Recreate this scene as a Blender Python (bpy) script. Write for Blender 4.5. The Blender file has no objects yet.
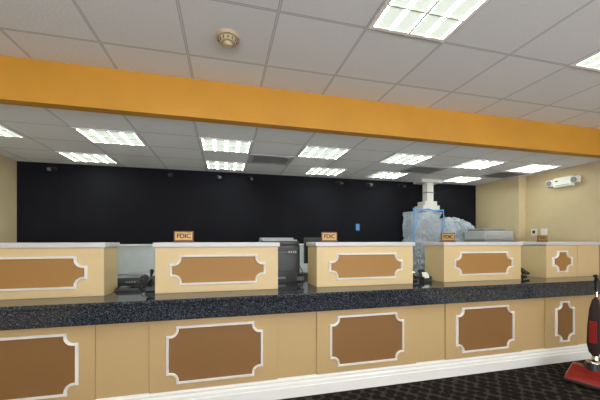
import bpy, bmesh, math, random
from mathutils import Vector, Matrix, noise
random.seed(3)
S = bpy.context.scene
C = S.collection
S.view_settings.view_transform = 'Standard'
S.view_settings.exposure = 0.0

# ------------------------------------------------------------ materials
def newmat(name):
    m = bpy.data.materials.new(name); m.use_nodes = True
    nt = m.node_tree
    return m, nt, nt.nodes['Principled BSDF']
def N(nt, t, **kw):
    n = nt.nodes.new(t)
    for k, v in kw.items(): setattr(n, k, v)
    return n
def mat(name, col, rough=0.6, metal=0.0, var=0.03, scale=8.0, bump=0.0, bscale=120, alpha=1.0, coat=0.0, spec=.5):
    m, nt, b = newmat(name)
    tc = N(nt, 'ShaderNodeTexCoord')
    no = N(nt, 'ShaderNodeTexNoise'); no.inputs['Scale'].default_value = scale; no.inputs['Detail'].default_value = 4
    nt.links.new(tc.outputs['Object'], no.inputs['Vector'])
    r = N(nt, 'ShaderNodeValToRGB')
    r.color_ramp.elements[0].position = .3; r.color_ramp.elements[1].position = .7
    r.color_ramp.elements[0].color = [c*(1-var) for c in col]+[1]
    r.color_ramp.elements[1].color = [min(1, c*(1+var)) for c in col]+[1]
    nt.links.new(no.outputs['Fac'], r.inputs['Fac'])
    nt.links.new(r.outputs['Color'], b.inputs['Base Color'])
    b.inputs['Roughness'].default_value = rough
    b.inputs['Metallic'].default_value = metal
    b.inputs['Coat Weight'].default_value = coat
    b.inputs['Alpha'].default_value = alpha
    b.inputs['Specular IOR Level'].default_value = spec
    if bump:
        n2 = N(nt, 'ShaderNodeTexNoise'); n2.inputs['Scale'].default_value = bscale; n2.inputs['Detail'].default_value = 3
        nt.links.new(tc.outputs['Object'], n2.inputs['Vector'])
        bp = N(nt, 'ShaderNodeBump'); bp.inputs['Strength'].default_value = bump; bp.inputs['Distance'].default_value = .01
        nt.links.new(n2.outputs['Fac'], bp.inputs['Height'])
        nt.links.new(bp.outputs['Normal'], b.inputs['Normal'])
    return m

def math_(nt, op, a, b=None):
    n = N(nt, 'ShaderNodeMath', operation=op)
    for i, v in enumerate([a, b]):
        if v is None: continue
        if isinstance(v, (int, float)): n.inputs[i].default_value = v
        else: nt.links.new(v, n.inputs[i])
    return n.outputs[0]

def lensmat(name, p, bright, dim, phase=0.5):
    """prismatic lens with bright bands over the fluorescent tubes"""
    m, nt, b = newmat(name)
    b.inputs['Base Color'].default_value = (.4, .45, .4, 1)
    tc = N(nt, 'ShaderNodeTexCoord')
    s = N(nt, 'ShaderNodeSeparateXYZ'); nt.links.new(tc.outputs['Object'], s.inputs[0])
    a = math_(nt, 'DIVIDE', s.outputs[0], p); a = math_(nt, 'ADD', a, phase)
    f = math_(nt, 'FRACT', a); f = math_(nt, 'SUBTRACT', f, .5); f = math_(nt, 'ABSOLUTE', f)
    ck = N(nt, 'ShaderNodeTexChecker'); ck.inputs['Scale'].default_value = 50
    ck.inputs['Color1'].default_value = (1, 1, 1, 1); ck.inputs['Color2'].default_value = (.94, .94, .94, 1)
    nt.links.new(tc.outputs['Object'], ck.inputs['Vector'])
    r = N(nt, 'ShaderNodeValToRGB'); e = r.color_ramp.elements
    e[0].position = .05; e[0].color = (1, 1, 1, 1)
    e[1].position = .15; e[1].color = [dim/bright]*3+[1]
    nt.links.new(f, r.inputs['Fac'])
    mx = N(nt, 'ShaderNodeMix', data_type='RGBA', blend_type='MULTIPLY'); mx.inputs['Factor'].default_value = 1
    nt.links.new(r.outputs['Color'], mx.inputs['A']); nt.links.new(ck.outputs['Color'], mx.inputs['B'])
    m2 = N(nt, 'ShaderNodeMix', data_type='RGBA', blend_type='MULTIPLY'); m2.inputs['Factor'].default_value = 1
    nt.links.new(mx.outputs['Result'], m2.inputs['A']); m2.inputs['B'].default_value = (.91, 1, .87, 1)
    nt.links.new(m2.outputs['Result'], b.inputs['Emission Color'])
    b.inputs['Emission Strength'].default_value = bright
    return m

def tilemat(name, x0, y0, px, py, col, line=.004):
    m, nt, b = newmat(name)
    g = N(nt, 'ShaderNodeNewGeometry')
    s = N(nt, 'ShaderNodeSeparateXYZ'); nt.links.new(g.outputs['Position'], s.inputs[0])
    def ax(o, off, p):
        a = math_(nt, 'SUBTRACT', o, off); a = math_(nt, 'DIVIDE', a, p)
        fl = math_(nt, 'FLOOR', a)
        f = math_(nt, 'SUBTRACT', a, fl)
        f = math_(nt, 'SUBTRACT', f, .5); f = math_(nt, 'ABSOLUTE', f)
        d = math_(nt, 'SUBTRACT', .5, f); d = math_(nt, 'MULTIPLY', d, p)
        return fl, d
    fx, dx = ax(s.outputs[0], x0, px); fy, dy = ax(s.outputs[1], y0, py)
    d = math_(nt, 'MINIMUM', dx, dy)
    bar = math_(nt, 'LESS_THAN', d, .006)
    rev = math_(nt, 'LESS_THAN', d, .006+line)
    cmb = N(nt, 'ShaderNodeCombineXYZ'); nt.links.new(fx, cmb.inputs[0]); nt.links.new(fy, cmb.inputs[1])
    wn = N(nt, 'ShaderNodeTexWhiteNoise'); nt.links.new(cmb.outputs[0], wn.inputs['Vector'])
    no = N(nt, 'ShaderNodeTexNoise'); no.inputs['Scale'].default_value = 60; no.inputs['Detail'].default_value = 5
    nt.links.new(g.outputs['Position'], no.inputs['Vector'])
    v = math_(nt, 'MULTIPLY', wn.outputs['Value'], .06); v = math_(nt, 'ADD', v, .90)
    v2 = math_(nt, 'MULTIPLY', no.outputs['Fac'], .12); v = math_(nt, 'ADD', v, v2); v = math_(nt, 'SUBTRACT', v, .03)
    hs = N(nt, 'ShaderNodeVectorMath', operation='SCALE'); hs.inputs[0].default_value = col
    nt.links.new(v, hs.inputs['Scale'])
    mx = N(nt, 'ShaderNodeMix', data_type='RGBA'); nt.links.new(rev, mx.inputs['Factor'])
    nt.links.new(hs.outputs[0], mx.inputs['A']); mx.inputs['B'].default_value = [c*.45 for c in col]+[1]  # dark reveal line: shadow in the tile gap put into the colour
    m2 = N(nt, 'ShaderNodeMix', data_type='RGBA'); nt.links.new(bar, m2.inputs['Factor'])
    nt.links.new(mx.outputs['Result'], m2.inputs['A']); m2.inputs['B'].default_value = [min(1, c*.78) for c in col]+[1]
    nt.links.new(m2.outputs['Result'], b.inputs['Base Color'])
    b.inputs['Roughness'].default_value = .9
    bp = N(nt, 'ShaderNodeBump'); bp.inputs['Strength'].default_value = .2; bp.inputs['Distance'].default_value = .01
    nt.links.new(no.outputs['Fac'], bp.inputs['Height']); nt.links.new(bp.outputs['Normal'], b.inputs['Normal'])
    return m

def granite():
    m, nt, b = newmat('granite')
    tc = N(nt, 'ShaderNodeTexCoord')
    v = N(nt, 'ShaderNodeTexVoronoi'); v.inputs['Scale'].default_value = 170
    nt.links.new(tc.outputs['Object'], v.inputs['Vector'])
    sp = N(nt, 'ShaderNodeSeparateColor'); nt.links.new(v.outputs['Color'], sp.inputs[0])
    r = N(nt, 'ShaderNodeValToRGB'); r.color_ramp.interpolation = 'LINEAR'
    e = r.color_ramp.elements
    e[0].position = 0; e[0].color = (.009, .011, .015, 1)
    e[1].position = 1; e[1].color = (.13, .145, .175, 1)
    x = e.new(.50); x.color = (.018, .021, .028, 1)
    x = e.new(.80); x.color = (.045, .052, .068, 1)
    nt.links.new(sp.outputs[0], r.inputs['Fac'])
    nt.links.new(r.outputs['Color'], b.inputs['Base Color'])
    b.inputs['Roughness'].default_value = .07
    return m
def carpet():
    m, nt, b = newmat('carpet')
    tc = N(nt, 'ShaderNodeTexCoord')
    mp = N(nt, 'ShaderNodeMapping'); mp.inputs['Rotation'].default_value = (0, 0, .785)
    nt.links.new(tc.outputs['Object'], mp.inputs['Vector'])
    v = N(nt, 'ShaderNodeTexVoronoi'); v.inputs['Scale'].default_value = 10; v.inputs['Randomness'].default_value = .3
    nt.links.new(mp.outputs[0], v.inputs['Vector'])
    r = N(nt, 'ShaderNodeValToRGB'); e = r.color_ramp.elements
    base = (.015, .012, .011, 1)
    e[0].position = 0; e[0].color = (.035, .026, .022, 1)
    e[1].position = 1; e[1].color = (.075, .060, .050, 1)
    for p, c in ((.12, (.028, .021, .018, 1)), (.18, base), (.46, base), (.56, (.062, .049, .041, 1))):
        x = e.new(p); x.color = c
    nt.links.new(v.outputs['Distance'], r.inputs['Fac'])
    nt.links.new(r.outputs['Color'], b.inputs['Base Color'])
    b.inputs['Roughness'].default_value = 1
    b.inputs['Specular IOR Level'].default_value = .1
    n2 = N(nt, 'ShaderNodeTexNoise'); n2.inputs['Scale'].default_value = 300
    nt.links.new(tc.outputs['Object'], n2.inputs['Vector'])
    bp = N(nt, 'ShaderNodeBump'); bp.inputs['Strength'].default_value = .6; bp.inputs['Distance'].default_value = .01
    nt.links.new(n2.outputs['Fac'], bp.inputs['Height']); nt.links.new(bp.outputs['Normal'], b.inputs['Normal'])
    return m

M = dict(
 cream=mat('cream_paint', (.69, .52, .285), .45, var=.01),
 creamlow=mat('tan_paint', (.54, .375, .18), .45, var=.01),  # cream darkened: shade on the lower counter front put into the colour
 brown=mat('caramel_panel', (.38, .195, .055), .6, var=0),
 brownlow=mat('brown_panel', (.24, .115, .034), .6, var=0),  # caramel darkened for the shaded lower inset panels
 white=mat('white_trim', (.88, .87, .86), .4, var=.01),
 cap=mat('cap_laminate', (.64, .62, .65), .35, var=.02),
 orange=mat('orange_paint', (.60, .285, .026), .55, var=.10, scale=1.2),
 wall=mat('wall_paint', (.60, .48, .30), .7, bump=.05, var=.02),
 blackwall=mat('black_wall_paint', (.009, .009, .013), .85, var=.15, scale=2, spec=.15),
 pale=mat('pale_wall', (.55, .58, .62), .6),
 granite=granite(), carpet=carpet(),
 black=mat('black_plastic', (.012, .012, .014), .35),
 dark=mat('dark_grey_plastic', (.04, .04, .045), .45),
 ventgrey=mat('vent_metal', (.38, .38, .38), .5),
 grey=mat('grey_plastic', (.23, .24, .26), .5),
 lightgrey=mat('light_grey_plastic', (.45, .46, .48), .45),
 wplastic=mat('white_plastic', (.80, .79, .76), .35, var=.02),
 ivory=mat('ivory_plastic', (.50, .40, .26), .4),
 chrome=mat('chrome', (.75, .75, .77), .18, 1.0),
 brass=mat('brass', (.50, .29, .08), .4, .4),
 wood=mat('walnut_frame', (.14, .05, .018), .4),
 red=mat('red_plastic', (.27, .015, .012), .3, coat=.4),
 cloth=mat('dark_fabric', (.025, .012, .012), .9, bump=.4, bscale=200),
 blue=mat('blue_tape', (.10, .32, .70), .6),
 film=mat('plastic_film', (.62, .69, .80), .10, var=.08, scale=9, alpha=.58, bump=.5, bscale=22),
 inner=mat('covered_machine', (.26, .29, .34), .5, var=.3, scale=5),
 desk=mat('desk_laminate', (.22, .21, .21), .5),
 rubber=mat('rubber', (.02, .02, .02), .8),
 paper=mat('paper', (.85, .84, .80), .8, var=.02),
 screen=mat('screen_glass', (.01, .012, .016), .1),
 lens=lensmat('light_lens', .136, 40.0, .70),
 lens2=lensmat('light_lens_square', .136, 44.0, .76),
 louver=mat('louver', (.56, .62, .55), .4),
 glass=mat('window_glass', (.6, .7, .8), .1),
)
GX, GY = .33, 1.88
M['tile'] = tilemat('ceiling_tile', GX, GY, .61, .61, (.78, .79, .81))
RX, RY, RPX, RPY = -.29, 3.48, .61, .50
M['tile2'] = tilemat('ceiling_tile_rear', RX, RY, RPX, RPY, (.92, .92, .94))

# ------------------------------------------------------------ mesh builder
class MB:
    def __init__(s): s.bm = bmesh.new(); s.mats = []
    def mi(s, m):
        if m not in s.mats: s.mats.append(m)
        return s.mats.index(m)
    def _m(s, vs, m):
        i = s.mi(m)
        for f in {f for v in vs for f in v.link_faces}: f.material_index = i
    def box(s, a, b, m, bev=0.0, rot=None, seg=2):
        a, b = Vector(a), Vector(b); c = (a+b)/2; d = b-a
        r = bmesh.ops.create_cube(s.bm, size=1)
        vs = r['verts']
        for v in vs: v.co = Vector((v.co.x*d.x, v.co.y*d.y, v.co.z*d.z))
        s._m(vs, m)
        if bev:
            es = list({e for v in vs for e in v.link_edges})
            i = s.mi(m)
            rr = bmesh.ops.bevel(s.bm, geom=es, offset=bev, segments=seg, affect='EDGES', profile=.5, material=i)
            vs = list({v for f in rr['faces'] for v in f.verts} | {v for v in vs if v.is_valid})
            st = list(vs); seen = set(vs)
            while st:
                v = st.pop()
                for e in v.link_edges:
                    o = e.other_vert(v)
                    if o not in seen: seen.add(o); st.append(o)
            vs = list(seen)
        R = rot if rot else Matrix.Identity(3)
        for v in vs: v.co = R @ v.co + c
        return vs
    def cyl(s, p, q, r1, m, r2=None, seg=24):
        p, q = Vector(p), Vector(q); d = q-p
        r = bmesh.ops.create_cone(s.bm, cap_ends=True, segments=seg, radius1=r1, radius2=r1 if r2 is None else r2, depth=d.length)
        R = Vector((0, 0, 1)).rotation_difference(d.normalized()).to_matrix()
        for v in r['verts']: v.co = R @ v.co + (p+q)/2
        s._m(r['verts'], m); return r['verts']
    def sph(s, c, r, m, sc=(1, 1, 1), u=20, v=12):
        q = bmesh.ops.create_uvsphere(s.bm, u_segments=u, v_segments=v, radius=r)
        for w in q['verts']: w.co = Vector((w.co.x*sc[0], w.co.y*sc[1], w.co.z*sc[2])) + Vector(c)
        s._m(q['verts'], m); return q['verts']
    def tube(s, pts, r, m, seg=10, sy=1.0):
        pts = [Vector(p) for p in pts]; rings = []
        up = Vector((0, 0, 1))
        for i, p in enumerate(pts):
            t = (pts[min(i+1, len(pts)-1)]-pts[max(i-1, 0)]).normalized()
            a = t.cross(up)
            if a.length < .35: a = t.cross(Vector((0, 1, 0)))
            a.normalize(); bb = t.cross(a).normalized()
            rr = r[i] if isinstance(r, (list, tuple)) else r
            rings.append([s.bm.verts.new(p+(a*math.cos(k*2*math.pi/seg)+bb*math.sin(k*2*math.pi/seg))*rr) for k in range(seg)])
        i0 = s.mi(m)
        for A, B in zip(rings, rings[1:]):
            for k in range(seg):
                f = s.bm.faces.new((A[k], A[(k+1) % seg], B[(k+1) % seg], B[k])); f.material_index = i0
        for R_ in (rings[0], rings[-1]):
            f = s.bm.faces.new(R_); f.material_index = i0
    def prism(s, pts, y0, y1, m, axis='y'):
        def mk(p, y):
            return (p[0], y, p[1]) if axis == 'y' else (y, p[0], p[1])
        A = [s.bm.verts.new(mk(p, y0)) for p in pts]; B = [s.bm.verts.new(mk(p, y1)) for p in pts]
        i0 = s.mi(m); n = len(pts)
        for k in range(n):
            f = s.bm.faces.new((A[k], A[(k+1) % n], B[(k+1) % n], B[k])); f.material_index = i0
        for q in (A, B):
            f = s.bm.faces.new(q); f.material_index = i0
        return A+B
    def sweep(s, path, prof, y, m):
        n = len(path); P = [Vector(p) for p in path]; rings = []
        for k in range(n):
            a = (P[k]-P[k-1]).normalized(); b = (P[(k+1) % n]-P[k]).normalized()
            na = Vector((a.y, -a.x)); nb = Vector((b.y, -b.x))
            mvec = (na+nb)
            mvec = mvec/max(.5, (1+na.dot(nb)))
            rings.append([s.bm.verts.new((P[k].x+mvec.x*o, y-h, P[k].y+mvec.y*o)) for o, h in prof])
        i0 = s.mi(m)
        for k in range(n):
            A, B = rings[k], rings[(k+1) % n]
            for j in range(len(prof)-1):
                f = s.bm.faces.new((A[j], A[j+1], B[j+1], B[j])); f.material_index = i0
    def obj(s, name, parent=None, loc=(0, 0, 0), smooth=False, label=None):
        bmesh.ops.recalc_face_normals(s.bm, faces=s.bm.faces)
        me = bpy.data.meshes.new(name); s.bm.to_mesh(me); s.bm.free()
        for m in s.mats: me.materials.append(M[m])
        if smooth:
            for p in me.polygons: p.use_smooth = True
            try: me.set_sharp_from_angle(angle=math.radians(40))
            except Exception: pass
        o = bpy.data.objects.new(name, me); C.objects.link(o)
        o.location = loc
        if parent: o.parent = parent
        if label: o['label'] = label
        return o

def thing(name, loc, label, cat, group=None, rz=0):
    e = bpy.data.objects.new(name, None); e.empty_display_size = .1
    C.objects.link(e); e.location = loc; e.rotation_euler = (0, 0, rz)
    e['label'] = label; e['category'] = cat
    if group: e['group'] = group
    return e
def tag(o, label, cat, group=None):
    o['label'] = label; o['category'] = cat
    if group: o['group'] = group
def structure(name, a, b, m, label, cat, bev=0):
    mb = MB(); mb.box(a, b, m, bev); o = mb.obj(name)
    o['kind'] = 'structure'; o['label'] = label; o['category'] = cat
    return o
def clone(root, loc, label=None):
    n = root.copy(); C.objects.link(n); n.location = loc
    if label: n['label'] = label
    def rec(src, dst):
        for c in src.children:
            k = c.copy(); C.objects.link(k); k.parent = dst; rec(c, k)
    rec(root, n)
    return n

# ------------------------------------------------------------ room
XL, XR, YB, YF = -2.92, 5.25, 5.2, -3.5
ZF, ZR = 3.0, 2.69
structure('floor', (XL-.1, YF-.1, -.1), (XR+.1, YB+.1, 0), 'carpet', 'dark brown patterned carpet floor', 'floor')
structure('wall_left', (XL-.1, YF-.1, 0), (XL, YB+.1, 3.1), 'wall', 'cream painted side wall', 'wall')
structure('wall_right', (XR, YF-.1, 0), (XR+.1, YB+.1, 3.1), 'wall', 'cream painted side wall with emergency light', 'wall')
structure('wall_back', (XL, YB, 0), (XR, YB+.1, 3.1), 'blackwall', 'matte black painted wall behind the teller line', 'wall')
structure('wall_front', (XL, YF-.1, 0), (XR, YF, 3.1), 'wall', 'cream painted lobby wall', 'wall')
structure('ceiling', (XL, YF, ZF), (XR, 2.86, ZF+.1), 'tile', 'grey acoustic tile ceiling over the lobby', 'ceiling')
structure('ceiling.001', (XL, 2.94, ZR), (XR, YB, ZR+.1), 'tile2', 'lower grey acoustic tile ceiling over the teller area', 'ceiling')
structure('trim_1', (XL, 2.85, 2.655), (XR, 2.95, ZF), 'orange', 'orange painted ceiling drop beam', 'beam')
structure('trim_2', (XL, 5.17, 0), (5.10, 5.2, 1.46), 'pale', 'pale wall band below the black paint', 'wall trim', .003)
structure('trim_3', (5.09, 4.25, 0), (5.25, 5.2, ZR), 'wall', 'projecting cream wall section at the rear corner', 'wall trim', .004)
structure('trim_4', (XL, 5.155, 1.46), (5.09, 5.2, 1.485), 'white', 'thin white ledge below the black paint', 'wall trim', .003)
structure('baseboard_right', (XR-.015, YF, 0), (XR, 2.8, .12), 'white', 'white baseboard', 'baseboard', .003)
for i, x in enumerate((-2.3, -.3, 1.7, 3.7)):  # unseen windows, added to go with the fill lamps below
    mb = MB(); w = 1.1; t = .05
    mb.box((x-.05, YF, .35), (x, YF+.04, 2.75), 'dark'); mb.box((x+w, YF, .35), (x+w+.05, YF+.04, 2.75), 'dark')
    mb.box((x, YF, .35), (x+w, YF+.04, .40), 'dark'); mb.box((x, YF, 2.70), (x+w, YF+.04, 2.75), 'dark'); mb.box((x, YF, .40), (x+w, YF+.01, 2.70), 'glass')
    o = mb.obj('window_%d' % (i+1)); o['kind'] = 'structure'; o['label'] = 'dark framed shopfront window bringing in daylight'; o['category'] = 'window'
    ld = bpy.data.lights.new('window_daylight', 'AREA'); ld.shape = 'RECTANGLE'; ld.size = w; ld.size_y = 2.2; ld.energy = 88; ld.color = (.98, .98, 1.0)
    lo = bpy.data.objects.new('window_daylight', ld); C.objects.link(lo); lo.location = (x+w/2, YF+.5, 1.45); lo.rotation_euler = (math.radians(132), 0, 0)  # added fill lamp inside the room, tilted up to brighten the ceiling

# ceiling lights
def troffer(w, l, nx, ny, loc, label, group, lens):
    e = thing('ceiling_light', loc, label, 'ceiling light', group)
    mb = MB(); t = .028; d = .012
    for a, b in (((-w/2, -l/2), (w/2, -l/2+t)), ((-w/2, l/2-t), (w/2, l/2)), ((-w/2, -l/2+t), (-w/2+t, l/2-t)), ((w/2-t, -l/2+t), (w/2, l/2-t))):
        mb.box((a[0], a[1], -d), (b[0], b[1], 0), 'white', .002)
    mb.obj('frame', e)
    mb = MB(); mb.box((-w/2+t, -l/2+t, -.004), (w/2-t, l/2-t, -.001), lens); mb.obj('lens', e)
    mb = MB()
    for i in range(1, nx):
        x = -w/2+t+(w-2*t)*i/nx; mb.box((x-.008, -l/2+t, -.014), (x+.008, l/2-t, -.005), 'louver')
    for i in range(1, ny):
        y = -l/2+t+(l-2*t)*i/ny; mb.box((-w/2+t, y-.006, -.013), (w/2-t, y+.006, -.005), 'louver')
    mb.obj('louver', e)
    return e
g = 'recessed ceiling lights over the lobby'
f0 = troffer(.60, 1.20, 2, 6, (1.245, 1.27, ZF), 'long recessed fluorescent ceiling light with louvred lens', g, 'lens')
for x in (-.89+.305, 3.075):
    clone(f0, (x, 1.27, ZF))
for x in (-.585, 1.245, 3.075):
    clone(f0, (x, -1.17, ZF))
g = 'recessed ceiling lights over the teller area'
r0 = troffer(.59, .485, 2, 2, (-1.51+.305, 3.73, ZR), 'square recessed fluorescent light glowing in tile ceiling', g, 'lens2')
for x in (-2.73, -.29, .93, 2.15, 3.37, 4.40): clone(r0, (x+.305, 3.73, ZR))
for x in (-2.12, -.29, 1.30, 2.45, 3.98): clone(r0, (x+.305, 4.73, ZR))

def vent(loc, group='ceiling air vents'):
    e = thing('ceiling_vent', loc, 'grey metal louvred air vent set in tile ceiling', 'air vent', group)
    mb = MB(); w, l, t, d = .59, .46, .05, .012
    for a, b in (((-w/2, -l/2), (w/2, -l/2+t)), ((-w/2, l/2-t), (w/2, l/2)), ((-w/2, -l/2+t), (-w/2+t, l/2-t)), ((w/2-t, -l/2+t), (w/2, l/2-t))):
        mb.box((a[0], a[1], -d), (b[0], b[1], 0), 'lightgrey', .002)
    mb.obj('frame', e)
    mb = MB(); mb.box((-w/2+t, -l/2+t, -.002), (w/2-t, l/2-t, 0), 'black')
    for i in range(7):
        y = -l/2+t+.025+i*.052
        mb.box((-w/2+t, y-.017, -.010), (w/2-t, y+.017, -.007), 'ventgrey', rot=Matrix.Rotation(.4, 3, 'X'))
    mb.obj('louver', e)
vent((.625, 4.23, ZR)); vent((3.1, 4.23, ZR)); vent((4.7, 4.23, ZR))

# smoke detector
e = thing('smoke_detector', (.02, 2.2, ZF), 'round ivory smoke detector on ceiling tile', 'smoke detector')
mb = MB(); mb.cyl((0, 0, 0), (0, 0, -.022), .085, 'ivory', .08, 32); mb.obj('base', e, smooth=True)
mb = MB(); mb.cyl((0, 0, -.022), (0, 0, -.050), .062, 'ivory', .055, 32); mb.cyl((0, 0, -.050), (0, 0, -.07), .035, 'ivory', .026, 24)
for k in range(12):
    a = k*math.pi/6; mb.box((.058*math.cos(a)-.004, .058*math.sin(a)-.004, -.044), (.058*math.cos(a)+.004, .058*math.sin(a)+.004, -.028), 'dark')
mb.obj('sensor_head', e, smooth=True)

def seccam(x, rz):
    e = thing('security_camera', (x, 5.2, 2.60), 'small black security camera mounted high on the black wall', 'security camera', 'black cameras along the rear wall')
    mb = MB(); mb.cyl((0, .003, 0), (0, -.014, 0), .032, 'black'); mb.cyl((0, -.01, 0), (0, -.11, .0), .009, 'black', seg=12); mb.sph((0, -.11, 0), .016, 'black'); mb.obj('bracket', e, smooth=True)
    mb = MB(); mb.box((-.028, -.065, -.055), (.028, .055, -.005), 'black', .008)
    mb.cyl((0, -.065, -.03), (0, -.085, -.03), .020, 'dark', .022); o = mb.obj('housing', e); o.location = (0, -.13, 0); o.rotation_euler = (.15, 0, rz)
    mb = MB(); mb.cyl((0, -.085, -.03), (0, -.088, -.03), .016, 'dark'); p = mb.obj('lens', o, smooth=True)
for x, rz in ((-2.45, .3), (-.82, -.2), (.42, .2), (2.0, .4), (3.28, .1), (2.62, -.3), (-.1, .3)):
    seccam(x, rz)

# ------------------------------------------------------------ mouldings
def ticket(cx, cz, W, H, s, r, n=8):
    cxn, czn = W/2-s, H/2-s
    q = [(cxn-r, H/2)]
    for k in range(n+1):
        a = math.pi + k*(math.pi/2)/n
        q.append((cxn+r*math.cos(a), czn+r*math.sin(a)))
    q.append((W/2, czn-r))
    tr = q
    br = [(x, -z) for x, z in reversed(q)]
    bl = [(-x, -z) for x, z in q]
    tl = [(-x, z) for x, z in reversed(q)]
    return [(cx+x, cz+z) for x, z in tr+br+bl+tl]
PROF = [(-.011, 0), (-.011, .009), (-.006, .016), (-.002, .010), (.002, .022), (.007, .022), (.011, .010), (.011, 0)]

def panel_and_mould(parent, cx, cz, W, H, s, r, y, mbrown, prof=PROF):
    path = ticket(cx, cz, W, H, s, r)
    mb = MB(); mb.prism(path, y-.003, y, mbrown); mb.obj('inset_panel', parent)
    mb = MB(); mb.sweep(path, prof, y-.001, 'white'); mb.obj('moulding', parent)

# ------------------------------------------------------------ teller boxes
ZC = 1.033; BY0, BY1 = 3.13, 3.49
def tbox(x0, x1, pw, label, y0=BY0, ov=.018):
    cx = (x0+x1)/2; w = x1-x0; dpt = BY1-y0
    e = thing('counter_riser', (cx, y0, ZC), label, 'counter riser', 'raised boxes along the teller counter')
    mb = MB(); mb.box((-w/2, 0, 0), (w/2, dpt, .447), 'cream', .003); mb.obj('body', e)
    mb = MB(); mb.box((-w/2-ov, -.018, .447), (w/2+ov, dpt+.018, .492), 'cap', .008, seg=3); mb.obj('cap', e)
    if pw: panel_and_mould(e, 0, .222, pw, .275, .024, .062, 0, 'brown')
    return e
L = 'cream riser box with caramel panel and white moulding on granite counter'
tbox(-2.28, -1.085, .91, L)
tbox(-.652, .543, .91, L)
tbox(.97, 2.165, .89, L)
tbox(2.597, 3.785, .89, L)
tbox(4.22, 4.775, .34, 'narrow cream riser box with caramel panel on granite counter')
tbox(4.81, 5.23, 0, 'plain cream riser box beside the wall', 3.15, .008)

# countertop
mb = MB()
mb.box((XL+.01, 2.80, .995), (5.24, 3.56, ZC), 'granite', .008, seg=3)
mb.box((XL+.01, 2.82, .845), (5.24, 2.87, .996), 'granite', .006)
o = mb.obj('granite_countertop'); tag(o, 'continuous dark speckled granite countertop with deep apron', 'countertop')

# counter base
e = thing('teller_counter', (0, 2.92, 0), 'long tan teller counter with brown inset panels and white baseboard', 'counter')
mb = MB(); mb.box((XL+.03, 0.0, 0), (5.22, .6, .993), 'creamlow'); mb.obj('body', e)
mb = MB()
prof = [(0, 0), (-.042, 0), (-.042, .100), (-.030, .104), (-.030, .130), (-.014, .146), (-.020, .156), (-.020, .166), (-.008, .178), (-.006, .186), (0, .186)]
A = mb.prism(prof, XL+.03, 5.22, 'white', axis='x'); mb.obj('baseboard', e, label='white stepped baseboard')
secs = [(-2.28, -1.075, -2.07, -1.206), (-.652, .50, -.50, .345), (.90, 2.05, 1.05, 1.88), (2.43, 3.53, 2.575, 3.385), (3.90, 4.45, 4.06, 4.36)]
for x0, x1, p0, p1 in secs:
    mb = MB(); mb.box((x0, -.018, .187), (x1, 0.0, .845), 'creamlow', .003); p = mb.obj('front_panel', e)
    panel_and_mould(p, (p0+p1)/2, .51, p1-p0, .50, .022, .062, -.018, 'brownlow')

# rear work desk + rear cabinet
e = thing('teller_desk', (0, 3.6, 0), 'grey laminate work desk behind the teller counter', 'desk')
mb = MB(); mb.box((XL+.02, 0, .91), (4.10, .62, .94), 'desk', .004); mb.obj('desktop', e)
for x in (-2.6, -1.2, .2, 1.6, 3.0):
    mb = MB(); mb.box((x, .03, 0), (x+.42, .58, .91), 'grey', .003); mb.obj('pedestal', e)
e = thing('rear_cabinet', (0, 4.75, 0), 'grey low cabinet run along the black wall', 'cabinet')
mb = MB(); mb.box((-2.7, 0, 0), (3.1, .38, 1.0), 'grey', .003); mb.obj('body', e)
mb = MB(); mb.box((-2.72, -.03, 1.0), (3.12, .39, 1.03), 'lightgrey', .004); mb.obj('top', e)

# ------------------------------------------------------------ plaques
def text_mesh(txt, size, parent, loc, rot, matn, name='lettering'):
    cu = bpy.data.curves.new('txt', 'FONT'); cu.body = txt; cu.size = size; cu.align_x = 'CENTER'; cu.align_y = 'CENTER'; cu.extrude = .001
    cu.offset = .0022
    t = bpy.data.objects.new('txt', cu); C.objects.link(t)
    bpy.context.view_layer.update()
    me = bpy.data.meshes.new_from_object(t.evaluated_get(bpy.context.evaluated_depsgraph_get()))
    bpy.data.objects.remove(t); me.materials.clear(); me.materials.append(M[matn])
    o = bpy.data.objects.new(name, me); C.objects.link(o); o.parent = parent; o.location = loc; o.rotation_euler = rot
    return o
def plaque(loc, rz=0, k=1.0):
    e = thing('desk_sign', loc, 'small brass and walnut sign reading FDIC standing on riser cap', 'sign', 'small signs on the riser caps', rz)
    e.scale = (k, k, k)
    mb = MB(); mb.box((-.095, -.03, 0), (.095, .03, .015), 'wood', .003); mb.obj('base', e)
    mb = MB(); mb.box((-.093, -.006, .012), (.093, .008, .115), 'wood', .003); mb.obj('frame', e)
    mb = MB(); mb.box((-.080, -.009, .026), (.080, -.006, .102), 'brass', .001); mb.obj('plate', e)
    text_mesh('FDIC', .062, e, (0, -.0105, .064), (math.pi/2, 0, 0), 'black')
ZT = ZC+.492
plaque((-.40, 3.20, ZT), .03); plaque((1.14, 3.20, ZT), -.05); plaque((2.71, 3.20, ZT), -.1); plaque((4.27, 3.22, ZT), -.2, .75)

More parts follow.
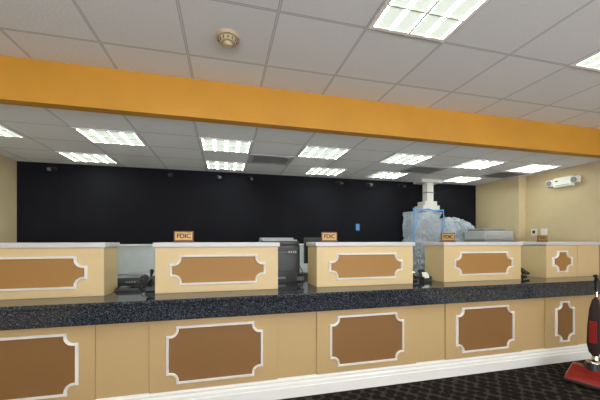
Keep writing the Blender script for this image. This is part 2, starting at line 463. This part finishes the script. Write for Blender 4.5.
# ------------------------------------------------------------ desk machines
def printer(loc, w, d, h, label, body='black', top='grey'):
    e = thing('printer', loc, label, 'printer')
    mb = MB(); mb.box((-w/2, -d/2, 0), (w/2, d/2, h*.86), body, .012); mb.obj('body', e)
    mb = MB(); mb.box((-w/2+.01, -d/2+.01, h*.86), (w/2-.01, d/2-.01, h*.93), body, .006); mb.box((-w/2+.03, -d/2+.03, h*.93), (w/2-.03, d/2-.02, h*.96), top, .005); mb.box((-w/2+.03, .02, h*.955), (w/2-.03, d/2-.02, h), top, .005); mb.obj('lid', e)
    mb = MB(); mb.box((-w/2+.04, -d/2-.02, h*.12), (w/2-.04, -d/2, h*.34), 'dark', .005); mb.box((-.06, -d/2-.03, h*.2), (.06, -d/2-.02, h*.24), 'grey'); mb.obj('paper_tray', e)
    mb = MB(); mb.box((w/2-.16, -d/2-.008, h*.66), (w/2-.03, -d/2, h*.8), 'dark', .003)
    for k in range(4): mb.box((w/2-.15+k*.028, -d/2-.012, h*.70), (w/2-.135+k*.028, -d/2-.008, h*.74), 'lightgrey')
    mb.obj('control_panel', e)
    return e
p = printer((.67, 3.90, .94), .50, .44, .64, 'black office printer with light grey lid on the desk', 'black', 'lightgrey')
mb = MB(); mb.box((-.2, -.225, .46), (.1, -.221, .50), 'dark', .002); mb.box((-.19, -.24, .455), (.09, -.223, .462), 'grey', .002); mb.obj('output_slot', p)
mb = MB(); mb.tube([(.26, -.1, .30), (.30, -.12, .22), (.31, -.16, .10), (.34, -.22, .01), (.40, -.24, .006)], .006, 'black', 8); mb.obj('cable', p, smooth=True)
printer((-1.13, 3.86, .94), .44, .36, .20, 'dark receipt printer on the desk behind the counter', 'dark', 'grey')
def monitor(loc, w, h, label, rz=0):
    e = thing('monitor', loc, label, 'monitor', None, rz)
    mb = MB(); mb.box((-.11, -.08, 0), (.11, .08, .015), 'black', .004); mb.cyl((0, .03, .015), (0, .03, .3), .02, 'black'); mb.obj('stand', e)
    mb = MB(); mb.box((-w/2, -.015, .64-h), (w/2, .02, .64), 'black', .008); mb.obj('bezel', e)
    mb = MB(); mb.box((-w/2+.015, .020, .64-h+.015), (w/2-.015, .022, .625), 'screen'); mb.obj('screen', e)
monitor((1.22, 3.85, .94), .42, .34, 'black flat monitor seen from behind over the riser', .1)

# counter items
def penstand(loc):
    e = thing('phone', loc, 'black desk phone with handset beside the riser', 'phone')
    mb = MB(); v = mb.box((-.05, -.09, 0), (.05, .09, .05), 'black', .008)
    mb.box((-.045, .0, .05), (.045, .085, .14), 'black', .01); mb.obj('base', e)
    mb = MB(); mb.tube([(-.02, -.09, .07), (-.02, -.07, .10), (-.02, 0, .12), (-.02, .06, .17), (-.02, .08, .20)], [.018, .015, .012, .015, .02], 'black', 12); mb.obj('handset', e, smooth=True)
    mb = MB()
    for i in range(3):
        for j in range(4): mb.box((.008+i*.013, -.075+j*.018, .05), (.018+i*.013, -.063+j*.018, .054), 'grey', .001)
    mb.obj('keypad', e)
    mb = MB(); pts = []
    for k in range(50):
        t = k/49; a = k*1.3
        pts.append((-.055-.05*math.sin(t*3.1)+.004*math.cos(a), -.09+.15*t, .012+.004*math.sin(a)+.04*(1-t)**3))
    mb.tube(pts, .003, 'black', 6); mb.obj('cord', e, smooth=True)
penstand((-.725, 3.36, ZC))
e = thing('card_terminal_tray', (-.94, 3.42, ZC), 'low black tray with card reader on granite counter', 'tray')
mb = MB(); mb.box((-.12, -.07, 0), (.10, .07, .012), 'black', .003)
for a, b in (((-.12, -.07), (.10, -.06)), ((-.12, .06), (.10, .07)), ((-.12, -.07), (-.11, .07)), ((.09, -.07), (.10, .07))): mb.box((*a, .010), (*b, .030), 'black', .002)
mb.obj('tray', e)
mb = MB(); mb.box((-.10, -.04, .012), (0, .04, .04), 'dark', .006)
for i in range(3):
    for j in range(3): mb.box((-.09+i*.016, -.03+j*.018, .04), (-.079+i*.016, -.018+j*.018, .043), 'lightgrey')
mb.obj('card_reader', e)
e = thing('brochure_holder', (2.44, 3.27, ZC), 'black leaflet holder with white papers on granite counter', 'brochure holder', None, .2)
mb = MB(); mb.box((-.065, -.04, 0), (.065, .05, .010), 'dark', .003); mb.box((-.065, .035, .01), (.065, .042, .11), 'dark', .003); mb.box((-.065, -.04, .01), (.065, -.035, .045), 'dark', .002)
mb.box((-.065, -.04, .01), (-.061, .04, .06), 'dark'); mb.box((.061, -.04, .01), (.065, .04, .06), 'dark'); mb.obj('holder', e)
mb = MB()
R = Matrix.Rotation(-.15, 3, 'X')
for k in range(3): mb.box((-.055+.01*k, -.02+k*.018, .012), (.045+.004*k, -.017+k*.018, .085+k*.014), 'paper', rot=R)
mb.obj('leaflets', e)
def cardreader(loc, rz):
    e = thing('card_reader', loc, 'black card payment terminal on granite counter', 'card terminal', 'card terminals on the counter', rz)
    R = Matrix.Rotation(.5, 3, 'X')
    mb = MB(); mb.box((-.03, -.03, 0), (.03, .05, .02), 'black', .004); mb.cyl((0, .01, .02), (0, .01, .07), .012, 'black', seg=12); mb.obj('stand', e)
    mb = MB(); mb.box((-.045, -.07, .065), (.045, .08, .095), 'black', .008, rot=R); mb.obj('body', e)
    mb = MB(); mb.box((-.032, .0+.0, .108), (.032, .045, .112), 'screen', rot=R); mb.obj('screen', e)
cardreader((2.31, 3.32, ZC), .3); cardreader((.84, 3.36, ZC), -.2); cardreader((4.08, 3.34, ZC), .1); cardreader((2.53, 3.42, ZC), .1)

# ------------------------------------------------------------ pneumatic column
def crumple(p, sc, amp, seed=0):
    q = Vector(p)*sc+Vector((seed, seed*2, 0))
    return amp*((1-2*abs(noise.noise(q)))*.55+(1-2*abs(noise.noise(q*2.3)))*.45)
e = thing('transfer_tube_column', (3.64, 4.98, 0), 'white tube column with lower unit wrapped in plastic and blue tape', 'tube column')
mb = MB(); mb.box((-.22, -.08, 0), (.22, .15, 1.95), 'inner', .01); mb.box((-.16, -.085, 1.6), (.12, -.078, 1.85), 'dark'); mb.box((.02, -.09, 1.95), (.22, .1, 2.09), 'wplastic', .006); mb.obj('cabinet', e)
mb = MB(); mb.box((-.07, -.13, 2.09), (.29, .13, 2.20), 'wplastic', .006); mb.box((-.02, -.11, 2.20), (.25, .11, 2.28), 'wplastic', .006); mb.obj('collar', e)
mb = MB(); mb.box((.06, -.07, 2.28), (.20, .07, 2.645), 'wplastic', .005); mb.box((.055, -.075, 2.44), (.205, .075, 2.46), 'grey'); mb.obj('tube', e)
mb = MB(); mb.box((-.10, -.13, 2.63), (.34, .13, 2.689), 'wplastic', .005); mb.obj('ceiling_flange', e)
mb = MB(); i0 = mb.mi('film'); seg, rows = 160, 80; G = []
for j in range(rows+1):
    t = j/rows; z = .95+1.13*t; row = []
    for i in range(seg):
        a = 2*math.pi*i/seg
        ca, sa = math.cos(a), math.sin(a)
        k = 1/max(abs(ca)/.29, abs(sa)/.14)
        x, y = ca*k, sa*k
        f = 1+crumple((x, y, z*.7), 9, .16, 3)/max(.15, math.hypot(x, y))*.3
        row.append(mb.bm.verts.new((x*f, y*f, z+(.03*noise.noise(Vector((x*6, y*6, 3))) if j == rows else 0))))
    G.append(row)
for j in range(rows):
    for i in range(seg):
        f = mb.bm.faces.new((G[j][i], G[j][(i+1) % seg], G[j+1][(i+1) % seg], G[j+1][i])); f.material_index = i0
mb.obj('plastic_wrap', e, smooth=True)
mb = MB()
def strip(x0, z0, x1, z1, w_, n_=14, ph=0):
    # slightly wavy, uneven strip of tape
    a = Vector((x0, z0)); b = Vector((x1, z1)); d = (b-a).normalized(); q = Vector((-d.y, d.x)); i0 = mb.mi('blue'); prev = None
    for k in range(n_+1):
        c = a.lerp(b, k/n_)+q*.008*math.sin(k*.9+ph); hw = w_/2*(1+.25*math.sin(k*1.7+ph))
        yy = -.200+.004*math.sin(k*1.3+ph)
        v = [mb.bm.verts.new((c.x+q.x*hw, yy, c.y+q.y*hw)), mb.bm.verts.new((c.x-q.x*hw, yy, c.y-q.y*hw))]
        if prev:
            f = mb.bm.faces.new((prev[0], prev[1], v[1], v[0])); f.material_index = i0
        prev = v
strip(-.315, 1.3, -.325, 2.12, .030); strip(.30, 1.3, .315, 2.10, .026, ph=1); strip(-.335, 2.11, .325, 2.095, .032, ph=2); strip(-.30, 1.72, -.19, 2.10, .022, ph=.5)
mb.obj('tape', e, label='blue painter tape')

# plastic draped equipment
e = thing('draped_equipment', (4.17, 4.88, 0), 'equipment under crumpled clear plastic sheeting', 'covered equipment')
mb = MB(); mb.box((-.10, -.2, 0), (.42, .2, 1.62), 'inner', .01); mb.box((-.02, -.12, 1.62), (.25, .12, 1.74), 'dark', .01); mb.obj('cabinet', e)
mb = MB()
i0 = mb.mi('film'); nx, ny = 100, 60; G = []
for j in range(ny+1):
    row = []
    for i in range(nx+1):
        u, v = i/nx*2-1, j/ny*2-1
        x = .14 + u*.40; y = v*.26
        z = 1.93 - .13*(u+.35)**2 - .10*v*v + crumple((x, y, 0), 10, .07, 7)
        z -= max(0, abs(v)-.55)**1.2*1.1 + max(0, abs(u)-.75)**1.2*1.6
        row.append(mb.bm.verts.new((x+crumple((x, y, z), 9, .04, 1), y+crumple((x, z, y), 9, .04, 2), z)))
    G.append(row)
for j in range(ny):
    for i in range(nx):
        f = mb.bm.faces.new((G[j][i], G[j][i+1], G[j+1][i+1], G[j+1][i])); f.material_index = i0
o = mb.obj('plastic_sheet', e, smooth=False)

# gray machine
e = thing('cash_machine', (4.46, 4.28, 0), 'large grey currency counting machine behind the riser', 'office machine')
mb = MB(); mb.box((-.31, -.23, 0), (.31, .23, 1.55), 'grey', .01); mb.obj('body', e)
mb = MB(); mb.box((-.30, -.22, 1.55), (.30, .22, 1.70), 'lightgrey', .015); mb.box((-.27, -.15, 1.70), (.2, .18, 1.745), 'grey', .01); mb.obj('lid', e)
mb = MB(); mb.box((-.27, -.242, 1.3), (.06, -.23, 1.5), 'dark', .004)
for k in range(5): mb.box((.10+k*.035, -.238, 1.4), (.125+k*.035, -.23, 1.43), 'black', .002)
mb.obj('control_panel', e)

# blue tape on black wall
mb = MB(); mb.box((2.38, 5.194, 1.73), (2.45, 5.203, 1.85), 'blue')
for k in range(3): mb.box((2.384+k*.023, 5.192, 1.735), (2.397+k*.023, 5.195, 1.845), 'blue')
o = mb.obj('painter_tape_patch'); tag(o, 'small patch of blue painter tape on black wall', 'tape')

# emergency light
e = thing('emergency_light', (XR, 3.60, 2.47), 'white emergency light with twin lamp heads on wall', 'emergency light')
mb = MB(); mb.box((-.08, -.13, -.075), (.002, .13, .075), 'wplastic', .008, seg=2); mb.box((-.083, -.10, -.055), (-.079, .10, -.045), 'grey'); mb.box((-.083, .06, .01), (-.079, .10, .03), 'red'); mb.obj('housing', e)
for y in (-.18, .18):
    mb = MB(); mb.box((-.09, y-.055, -.045), (-.03, y+.055, .055), 'wplastic', .012); mb.cyl((-.09, y, .0), (-.10, y, .0), .048, 'wplastic', .050, 24); mb.obj('lamp_head', e)
    mb = MB(); mb.cyl((-.10, y, .0), (-.104, y, .0), .042, 'grey', .042, 24); mb.obj('lamp_lens', e, smooth=True)
def plate(y, z, w, h, label, dark):
    e = thing('wall_plate', (XR, y, z), label, 'wall plate')
    mb = MB(); mb.box((-.008, -w/2, -h/2), (0.002, w/2, h/2), 'wplastic', .002); mb.obj('plate', e)
    mb = MB(); mb.box((-.013, -w/4, -h/4), (-.008, w/4, h/4), dark, .002); mb.obj('rocker_switch', e)
plate(4.10, 1.69, .10, .11, 'small white wall plate with dark keypad', 'dark')
plate(3.93, 1.69, .10, .11, 'wide white switch plate on cream wall', 'wplastic')

# ------------------------------------------------------------ vacuum
e = thing('upright_vacuum', (3.97, 2.43, 0), 'red and black upright vacuum cleaner parked on carpet', 'vacuum cleaner', None, math.radians(20))
mb = MB()
pr = [(-.33, .025), (-.33, .06), (-.29, .09), (-.20, .11), (-.09, .145), (.0, .15), (.05, .12), (.06, .03)]
A = mb.prism(pr, -.18, .18, 'red')
o = mb.obj('nozzle', e, smooth=False); b = o.modifiers.new('b', 'BEVEL'); b.width = .018; b.segments = 3
mb = MB(); mb.box((-.342, -.187, .02), (-.315, .187, .048), 'rubber', .008); mb.box((-.33, -.190, .02), (.03, -.178, .04), 'rubber', .004); mb.box((-.33, .178, .02), (.03, .190, .04), 'rubber', .004); mb.obj('bumper', e)
for x, y, r in ((-.24, -.17, .022), (-.24, .17, .022), (.05, -.17, .045), (.05, .17, .045)):
    mb = MB(); mb.cyl((x, y-.014, r), (x, y+.014, r), r, 'rubber'); mb.cyl((x, y-.016, r), (x, y+.016, r), r*.4, 'chrome'); mb.obj('wheel', e, smooth=True)
mb = MB(); mb.cyl((-.05, 0, .13), (-.05, 0, .21), .080, 'black', .065, 28); mb.sph((-.05, 0, .205), .065, 'chrome', (1, 1, .5))
for k in range(10):
    a = k*math.pi/5; mb.box((-.05+.075*math.cos(a)-.004, .075*math.sin(a)-.004, .15), (-.05+.075*math.cos(a)+.004, .075*math.sin(a)+.004, .19), 'dark')
mb.obj('motor_housing', e, smooth=True)
mb = MB(); mb.tube([(-.01, 0, .14), (.02, 0, .2), (.04, 0, .30), (.05, 0, .40)], [.035, .035, .03, .022], 'chrome', 16); mb.obj('neck', e, smooth=True)
mb = MB()
mb.tube([(.01, 0, .27), (0, 0, .31), (-.01, 0, .40), (-.005, 0, .6), (.01, 0, .78), (.04, 0, .88), (.055, 0, .91)], [.025, .05, .065, .06, .048, .03, .012], 'cloth', 20); mb.obj('dust_bag', e, smooth=True)
mb = MB(); mb.box((-.078, -.03, .42), (-.062, .03, .66), 'red', .004); mb.obj('bag_panel', e, label='red stripe on the bag')
mb = MB(); mb.tube([(.05, 0, .38), (.075, 0, .99)], .013, 'chrome', 14); mb.obj('handle_tube', e, smooth=True)
mb = MB(); mb.tube([(.075, 0, .97), (.08, 0, 1.04), (.07, 0, 1.11), (.04, 0, 1.15), (.01, 0, 1.15)], [.018, .02, .02, .019, .017], 'black', 14); mb.obj('grip', e, smooth=True)
mb = MB(); pts = []
for k in range(60):
    a = k*2*math.pi/15; pts.append((.095+.002*(k % 3), .03*math.cos(a), .72+.13*math.sin(a)))
mb.tube(pts, .005, 'black', 6); mb.box((.062, -.02, .83), (.105, .02, .85), 'black', .003); mb.box((.052, -.02, .585), (.10, .02, .605), 'black', .003); mb.obj('power_cord', e)

# ------------------------------------------------------------ world, camera
w = bpy.data.worlds.new('w'); S.world = w; w.use_nodes = True
w.node_tree.nodes['Background'].inputs[0].default_value = (.5, .5, .5, 1); w.node_tree.nodes['Background'].inputs[1].default_value = .2
cam = bpy.data.cameras.new('cam'); co = bpy.data.objects.new('cam', cam); C.objects.link(co)
co.location = (0, 0, 1.55); co.rotation_euler = (math.pi/2, 0, -math.atan(.25))
cam.sensor_width = 36; cam.lens = 18; cam.shift_y = 40/600; cam.clip_start = .05
S.camera = co
